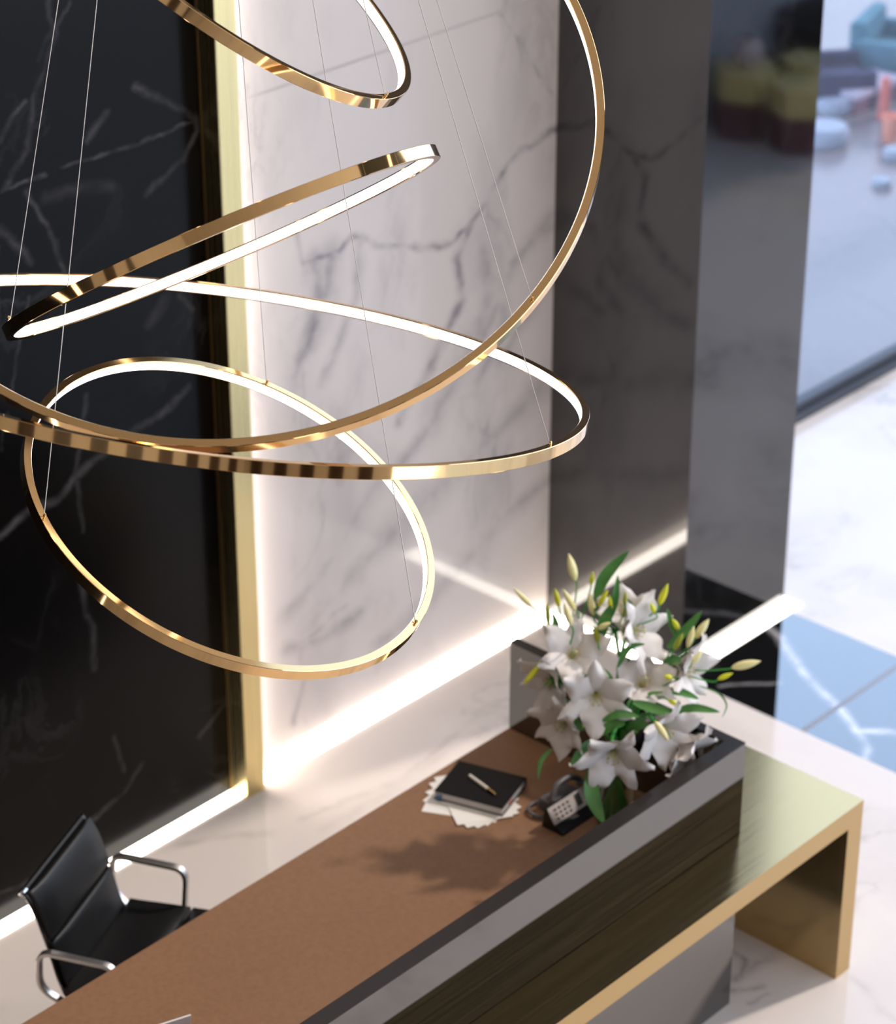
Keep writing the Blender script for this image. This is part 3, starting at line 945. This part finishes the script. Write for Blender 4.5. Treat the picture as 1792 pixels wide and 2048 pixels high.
# bud: base px, tip px, radius, kind, lily index, depth offset
BUDS = [
    ((1151, 1163), (1137, 1107), 0.0150, 'c', 1, 0.05), ((1182, 1170), (1186, 1144), 0.0075, 'y', 1, 0.06), ((1064, 1214), (1027, 1176), 0.0085, 'c', 1, 0.0),
    ((1118, 1215), (1110, 1177), 0.0090, 'y', 1, 0.04), ((1152, 1224), (1126, 1178), 0.0105, 'c', 1, 0.0), ((1097, 1250), (1094, 1204), 0.0085, 'g', 1, -0.03),
    ((1143, 1253), (1128, 1204), 0.0110, 'c', 1, -0.05), ((1187, 1232), (1179, 1186), 0.0120, 'c', 2, 0.02), ((1196, 1213), (1216, 1180), 0.0085, 'y', 2, 0.0),
    ((1221, 1224), (1219, 1190), 0.0075, 'y', 2, 0.02), ((1250, 1211), (1251, 1183), 0.0070, 'g', 2, -0.04), ((1318, 1211), (1336, 1167), 0.0110, 'y', 2, 0.0),
    ((1309, 1226), (1302, 1206), 0.0085, 'y', 2, -0.03), ((1358, 1260), (1344, 1237), 0.0090, 'y', 4, 0.03), ((1390, 1277), (1418, 1238), 0.0135, 'c', 4, 0.0),
    ((1375, 1297), (1388, 1252), 0.0105, 'c', 4, -0.02), ((1348, 1301), (1366, 1266), 0.0095, 'g', 4, -0.03), ((1383, 1328), (1404, 1302), 0.0105, 'c', 4, -0.06),
    ((1195, 1258), (1222, 1245), 0.0095, 'c', 2, -0.05), ((1197, 1287), (1189, 1251), 0.0090, 'g', 2, -0.04), ((1462, 1336), (1522, 1322), 0.0140, 'c', 4, 0.0),
    ((1435, 1359), (1466, 1346), 0.0080, 'y', 4, -0.01), ((1078, 1332), (1047, 1369), 0.0095, 'y', 5, 0.0), ((1345, 1356), (1327, 1352), 0.0085, 'y', 3, -0.06),
    ((1335, 1399), (1362, 1413), 0.0075, 'y', 3, -0.06), ((1309, 1442), (1337, 1481), 0.0110, 'c', 7, -0.14), ((1172, 1432), (1166, 1456), 0.0075, 'c', 5, -0.02),
]
# leaf: pixel polyline, half width, lily index, depth offset
LEAVES = [
    ([(1190, 1196), (1212, 1150), (1258, 1102)], 0.020, 1, 0.03), ([(1212, 1250), (1228, 1205), (1236, 1150)], 0.014, 2, 0.02), ([(1195, 1290), (1208, 1245), (1222, 1210)], 0.020, 1, -0.01),
    ([(1335, 1296), (1370, 1262), (1404, 1222)], 0.016, 4, 0.02), ([(1352, 1275), (1342, 1245), (1334, 1217)], 0.010, 2, 0.05), ([(1235, 1335), (1258, 1296), (1290, 1288)], 0.010, 2, -0.08),
    ([(1266, 1404), (1310, 1418), (1352, 1430)], 0.018, 3, -0.1), ([(1345, 1428), (1385, 1416), (1440, 1424)], 0.015, 4, -0.03), ([(1205, 1442), (1240, 1428), (1280, 1434)], 0.014, 0, -0.03),
    ([(1186, 1530), (1184, 1590), (1208, 1648)], 0.026, 6, 0.02), ([(1190, 1480), (1165, 1500), (1140, 1534)], 0.016, 5, -0.02), ([(1104, 1498), (1082, 1522), (1076, 1560)], 0.008, 5, 0.0),
    ([(1398, 1372), (1436, 1386), (1453, 1410), (1444, 1436)], 0.0035, 4, 0.0), ([(1320, 1382), (1360, 1384), (1398, 1398)], 0.014, 3, -0.02), ([(1140, 1425), (1155, 1450), (1172, 1460)], 0.014, 5, 0.0),
    ([(1100, 1300), (1112, 1260), (1105, 1225)], 0.013, 1, 0.03), ([(1325, 1330), (1345, 1320), (1362, 1325)], 0.016, 3, 0.0), ([(1270, 1240), (1262, 1215), (1250, 1195)], 0.012, 2, 0.03),
    ([(1090, 1370), (1120, 1360), (1150, 1385)], 0.013, 5, 0.02), ([(1200, 1470), (1225, 1450), (1250, 1448)], 0.018, 6, 0.07), ([(1250, 1480), (1275, 1450), (1300, 1455)], 0.020, 7, 0.05),
    ([(1395, 1520), (1402, 1530), (1412, 1545)], 0.007, 7, 0.0), ([(1236, 1345), (1246, 1325), (1262, 1318)], 0.014, 3, 0.02),
]
roots = []
for i, (px, d, fdir, spread, length, roll, label) in enumerate(LILIES):
    ax = view_dir(*fdir)
    throat = at_depth(px[0], px[1], d)
    base = throat - ax*0.055
    t = thing('lily', label, 'flower', base, 'white lilies in the glass vase')
    roots.append((t, base, ax))
    mx = frame_mtx(base, ax, roll)
    for k in range(6):
        inner = k % 2 == 0
        obj('petal', petal(mx, k*PI/3, length*(1.0 if inner else 0.96), 0.057 if inner else 0.041, spread*(1.07 if inner else 1.14), i*10+k, 0.45 if inner else 0.7), M_PETAL, t, smooth=70)
    c_ = lambda x, y, z: mx @ Vector((x, y, z))
    obj('pistil', tube([c_(0, 0, 0), c_(0.002, 0, 0.05), c_(0.004, 0, 0.088), c_(0.004, 0, 0.092)], [0.0028, 0.0022, 0.0022, 0.0045], 8), M_PISTIL, t, smooth=60, label='pale green pistil')
    for k in range(6):
        a = k*PI/3+0.5
        ca, sa = math.cos(a), math.sin(a)
        st = obj('stamen', tube([c_(0.003*ca, 0.003*sa, 0.005), c_(0.010*ca, 0.010*sa, 0.05), c_(0.020*ca, 0.020*sa, 0.076)], 0.0011, 6), M_PISTIL, t, smooth=60)
        q0 = c_(0.020*ca-0.006*sa, 0.020*sa+0.006*ca, 0.076)
        q1 = c_(0.020*ca+0.006*sa, 0.020*sa-0.006*ca, 0.077)
        obj('anther', tube([q0, q0.lerp(q1, 0.5), q1], [0.0012, 0.0021, 0.0012], 6), M_ANTHER, st, smooth=60, label='ochre anther')
    a = 2*PI*i/11
    foot = Vector((VX+0.034*math.cos(a), VY+0.034*math.sin(a), vz+0.018))
    neck = Vector((VX-0.040*math.cos(a)*0.6, VY-0.040*math.sin(a)*0.6, vz+VH))
    to = (base-neck)
    obj('stem', tube(smooth_path([foot, foot.lerp(neck, 0.5), neck, neck+to*0.45+Vector((0, 0, 0.05)), base-ax*0.03, base+ax*0.004], 6), 0.0062, 10), M_STEM, t, smooth=60)
BM_ = {'c': (M_BUDC, 'cream flower bud'), 'y': (M_BUDY, 'yellow-green flower bud'), 'g': (M_BUDG, 'olive green flower bud')}
for b, tpx, r_, kind, li, off in BUDS:
    t, base, ax = roots[li]
    dd = LILIES[li][1]+off
    B, T_ = at_depth(b[0], b[1], dd), at_depth(tpx[0], tpx[1], dd-0.012)
    bo = obj('bud', bud_mesh(B, T_, r_), BM_[kind][0], t, smooth=60, label=BM_[kind][1])
    bk = (B-T_).normalized()
    j = base-ax*0.035
    obj('bud_stalk', tube(smooth_path([j, j.lerp(B, 0.5)+Vector((0, 0, -0.015)), B+bk*0.02, B+(T_-B)*0.04], 5), 0.0026, 7), M_STEM, bo, smooth=60, label='green bud stalk')
for pix, wd, li, off in LEAVES:
    t, base, ax = roots[li]
    dd = LILIES[li][1]+off
    n_ = len(pix)
    P = [at_depth(x, y, dd+0.04*(0.5-k/(n_-1))) for k, (x, y) in enumerate(pix)]
    obj('leaf', leaf_mesh(P, wd, (TOCAM+Vector((random.uniform(-.3, .3), random.uniform(-.3, .3), 0.5))).normalized()), M_LEAF, t, smooth=60)
# extra foliage on the stems above the vase rim
for k in range(14):
    a = 2*PI*k/14+0.2
    li = k % 8
    t, base, ax = roots[li]
    h0 = vz+VH+0.01+0.05*(k % 3)
    p0_ = Vector((VX+0.03*math.cos(a), VY+0.03*math.sin(a), h0-0.03))
    p1_ = Vector((VX+0.085*math.cos(a), VY+0.085*math.sin(a), h0+0.07))
    p2_ = Vector((VX+0.15*math.cos(a), VY+0.15*math.sin(a), h0+0.085+0.02*(k % 2)))
    obj('leaf', leaf_mesh([p0_, p1_, p2_], 0.016, Vector((0, 0, 1))), M_LEAF, t, smooth=60)

# ------------------------------------------------------------------ lounge reflected in the pillar
M_MAROON = noisy('maroon_lacquer', (0.14, 0.05, 0.052), (0.17, 0.065, 0.065), 5, 0.35, 0.4)
M_OCHRE = noisy('ochre_top', (0.72, 0.60, 0.22), (0.80, 0.66, 0.28), 5, 0.4, 0.4)
M_SOFA = noisy('black_sofa_fabric', (0.010, 0.009, 0.009), (0.016, 0.015, 0.014), 30, 0.8, 0.2)


def hexpts(cx, cy, R, a0):
    return [(cx+R*math.cos(a0+k*PI/3), cy+R*math.sin(a0+k*PI/3)) for k in range(6)]


for cx, cy, R, h, a0, label in ((13.46, 2.055, 0.212, 0.44, 0.21, 'tall hexagonal ottoman, ochre over maroon, with a glass bowl on top'), (13.485, 2.475, 0.205, 0.42, -0.14, 'front hexagonal ottoman, ochre over maroon, nearest the pillar edge'),
                              (13.87, 2.27, 0.20, 0.44, 0.1, 'hexagonal ottoman, ochre over maroon, behind the other two by the sofa')):
    t = thing('hexagonal_ottoman', label, 'ottoman', (cx, cy, 0), 'hexagonal ottomans in the lounge')
    bm = bmesh.new()
    add_prism(bm, hexpts(cx, cy, R, a0), 0, h*0.58)
    obj('base', bm, M_MAROON, t, label='maroon base')
    bm = bmesh.new()
    add_prism(bm, hexpts(cx, cy, R, a0), h*0.58, h)
    obj('top', bm, M_OCHRE, t, label='ochre top')
sf = thing('lounge_sofa', 'low black sofa behind the hexagonal ottomans', 'sofa', (15.4, 2.2, 0))
obj('seat', box(14.35, 16.6, 1.95, 2.65, 0.06, 0.38, 0.04, 3), M_SOFA, sf)
obj('backrest', box(14.12, 16.85, 1.785, 1.95, 0.06, 0.62, 0.04, 3), M_SOFA, sf)
for x in (14.12, 16.6):
    obj('armrest', box(x, x+0.23, 1.95, 2.65, 0.0, 0.52, 0.04, 3), M_SOFA, sf)
gb = tag(obj('glass_bowl', lathe([(0, 0.0), (0.05, 0.0), (0.09, 0.04), (0.105, 0.10), (0.08, 0.17), (0.05, 0.20), (0.045, 0.20), (0.072, 0.165), (0.095, 0.10), (0.08, 0.045), (0, 0.02)], (13.46, 2.055, 0.44), 32), mat('rose_glass', (0.62, 0.50, 0.50), 0.08, 0, 0.8), smooth=40), 'round rosy glass bowl standing on the tall ottoman', 'bowl')
tr = thing('fruit_bowl', 'pale bowl of orange fruit on the sofa seat', 'bowl', (14.62, 2.25, 0.38))
obj('bowl', lathe([(0, 0.0), (0.10, 0.0), (0.22, 0.09), (0.21, 0.10), (0.10, 0.02), (0, 0.02)], (14.62, 2.25, 0.38), 32), mat('pale_bowl', (0.55, 0.45, 0.48), 0.4), tr, smooth=40)
for k in range(5):
    a = 2*PI*k/5
    bm = bmesh.new()
    bmesh.ops.create_uvsphere(bm, u_segments=16, v_segments=10, radius=0.05, matrix=Matrix.Translation((14.62+0.09*math.cos(a), 2.25+0.09*math.sin(a), 0.38+0.085)))
    tag(obj('orange', bm, mat('orange_peel', (0.80, 0.30, 0.04), 0.5), smooth=60), 'orange in the pale fruit bowl on the sofa', 'fruit', 'oranges in the pale bowl')

# ------------------------------------------------------------------ terrace furniture beyond the glass
M_NAVY = noisy('navy_fabric', (0.05, 0.065, 0.13), (0.07, 0.085, 0.17), 12, 0.8, 0.2)
M_TEAL = noisy('teal_fabric', (0.10, 0.26, 0.33), (0.14, 0.32, 0.40), 10, 0.8, 0.2)
M_CORAL = noisy('coral_paint', (0.85, 0.22, 0.18), (0.90, 0.28, 0.22), 8, 0.5, 0.3)
M_MAUVE = noisy('mauve_fabric', (0.33, 0.19, 0.25), (0.38, 0.22, 0.28), 8, 0.8, 0.2)
M_PALE = noisy('pale_blue_fabric', (0.42, 0.50, 0.60), (0.48, 0.56, 0.66), 8, 0.7, 0.2)
M_PINK = mat('pink_ball', (0.85, 0.22, 0.40), 0.5)


def terrace_chair(name, label, px, m, s=1.0, rot=0.6):
    c = at_z(px[0], px[1], 0)
    t = thing(name, label, 'armchair', c)
    mx = Matrix.Translation(c) @ Matrix.Rotation(rot, 4, 'Z')
    obj('seat', box(-0.3*s, 0.3*s, -0.3*s, 0.3*s, 0.0, 0.22*s, 0.03, 3, mx), m, t)
    obj('backrest', box(-0.3*s, 0.3*s, 0.2*s, 0.32*s, 0.22*s, 0.46*s, 0.03, 3, mx), m, t)
    for q in (-1, 1):
        obj('armrest', box(q*0.3*s-0.05*s, q*0.3*s+0.05*s, -0.3*s, 0.3*s, 0.0, 0.34*s, 0.02, 3, mx), m, t)
    return t


terrace_chair('low_armchair', 'navy blue low armchair beyond the glass next to the pillar edge', (1664, 196), M_NAVY, 0.75, 0.9)
terrace_chair('low_armchair', 'teal low armchair beyond the glass at the right picture edge', (1795, 150), M_TEAL, 0.9, 0.3)
c = at_z(1730, 205, 0)
t = thing('low_table', 'mauve low table beyond the glass between the navy and teal armchairs', 'table', c)
mx = Matrix.Translation(c)
obj('table_top', box(-0.26, 0.26, -0.12, 0.12, 0.10, 0.15, 0.01, 2, mx), mat('pale_lilac_top', (0.60, 0.55, 0.66), 0.5), t)
obj('table_body', box(-0.24, 0.24, -0.10, 0.10, 0.0, 0.10, mtx=mx), M_MAUVE, t)
c = at_z(1694, 180, 0)
bm = bmesh.new()
bmesh.ops.create_uvsphere(bm, u_segments=24, v_segments=14, radius=0.065, matrix=Matrix.Translation(c+Vector((0, 0, 0.065))))
tag(obj('ball', bm, M_PINK, smooth=60), 'pink ball on the terrace beside the navy armchair', 'ball')
c = at_z(1766, 236, 0)
t = thing('planter_post', 'slim coral red post standing on the terrace near the right edge', 'post', c)
obj('post', tube([c, c+Vector((0, 0, 0.26)), c+Vector((0, 0, 0.28))], [0.032, 0.032, 0.02], 16), M_CORAL, t, smooth=40)
obj('foot', tube([c, c+Vector((0, 0, 0.02))], 0.045, 16), M_CORAL, t, smooth=40)
c = at_z(1780, 284, 0)
t = thing('planter', 'coral orange planter on the terrace in front of the red post', 'planter', c)
obj('pot', lathe([(0, 0), (0.045, 0), (0.06, 0.18), (0.05, 0.18), (0.04, 0.15), (0, 0.15)], c, 24), noisy('coral_orange', (0.95, 0.36, 0.25), (0.98, 0.42, 0.30), 8, 0.5, 0.3), t, smooth=40)
for px, r_, nm, lb in (((1650, 285), 0.15, 'pouf', 'pale blue round pouf beyond the glass at the pillar edge'), ((1764, 372), 0.06, 'pouf', 'small pale pouf standing alone on the terrace paving'), ((1790, 316), 0.08, 'pouf', 'small pale pouf at the right picture edge below the coral planter'),
                       ((1668, 222), 0.13, 'pouf', 'pale teal pouf in front of the navy armchair')):
    c = at_z(px[0], px[1], 0)
    tag(obj(nm, lathe([(0, 0), (r_*0.9, 0), (r_, r_*0.25), (r_, r_*0.6), (r_*0.85, r_*0.8), (0, r_*0.82)], c, 28), M_PALE, smooth=40), lb, 'pouf', 'pale poufs on the terrace')
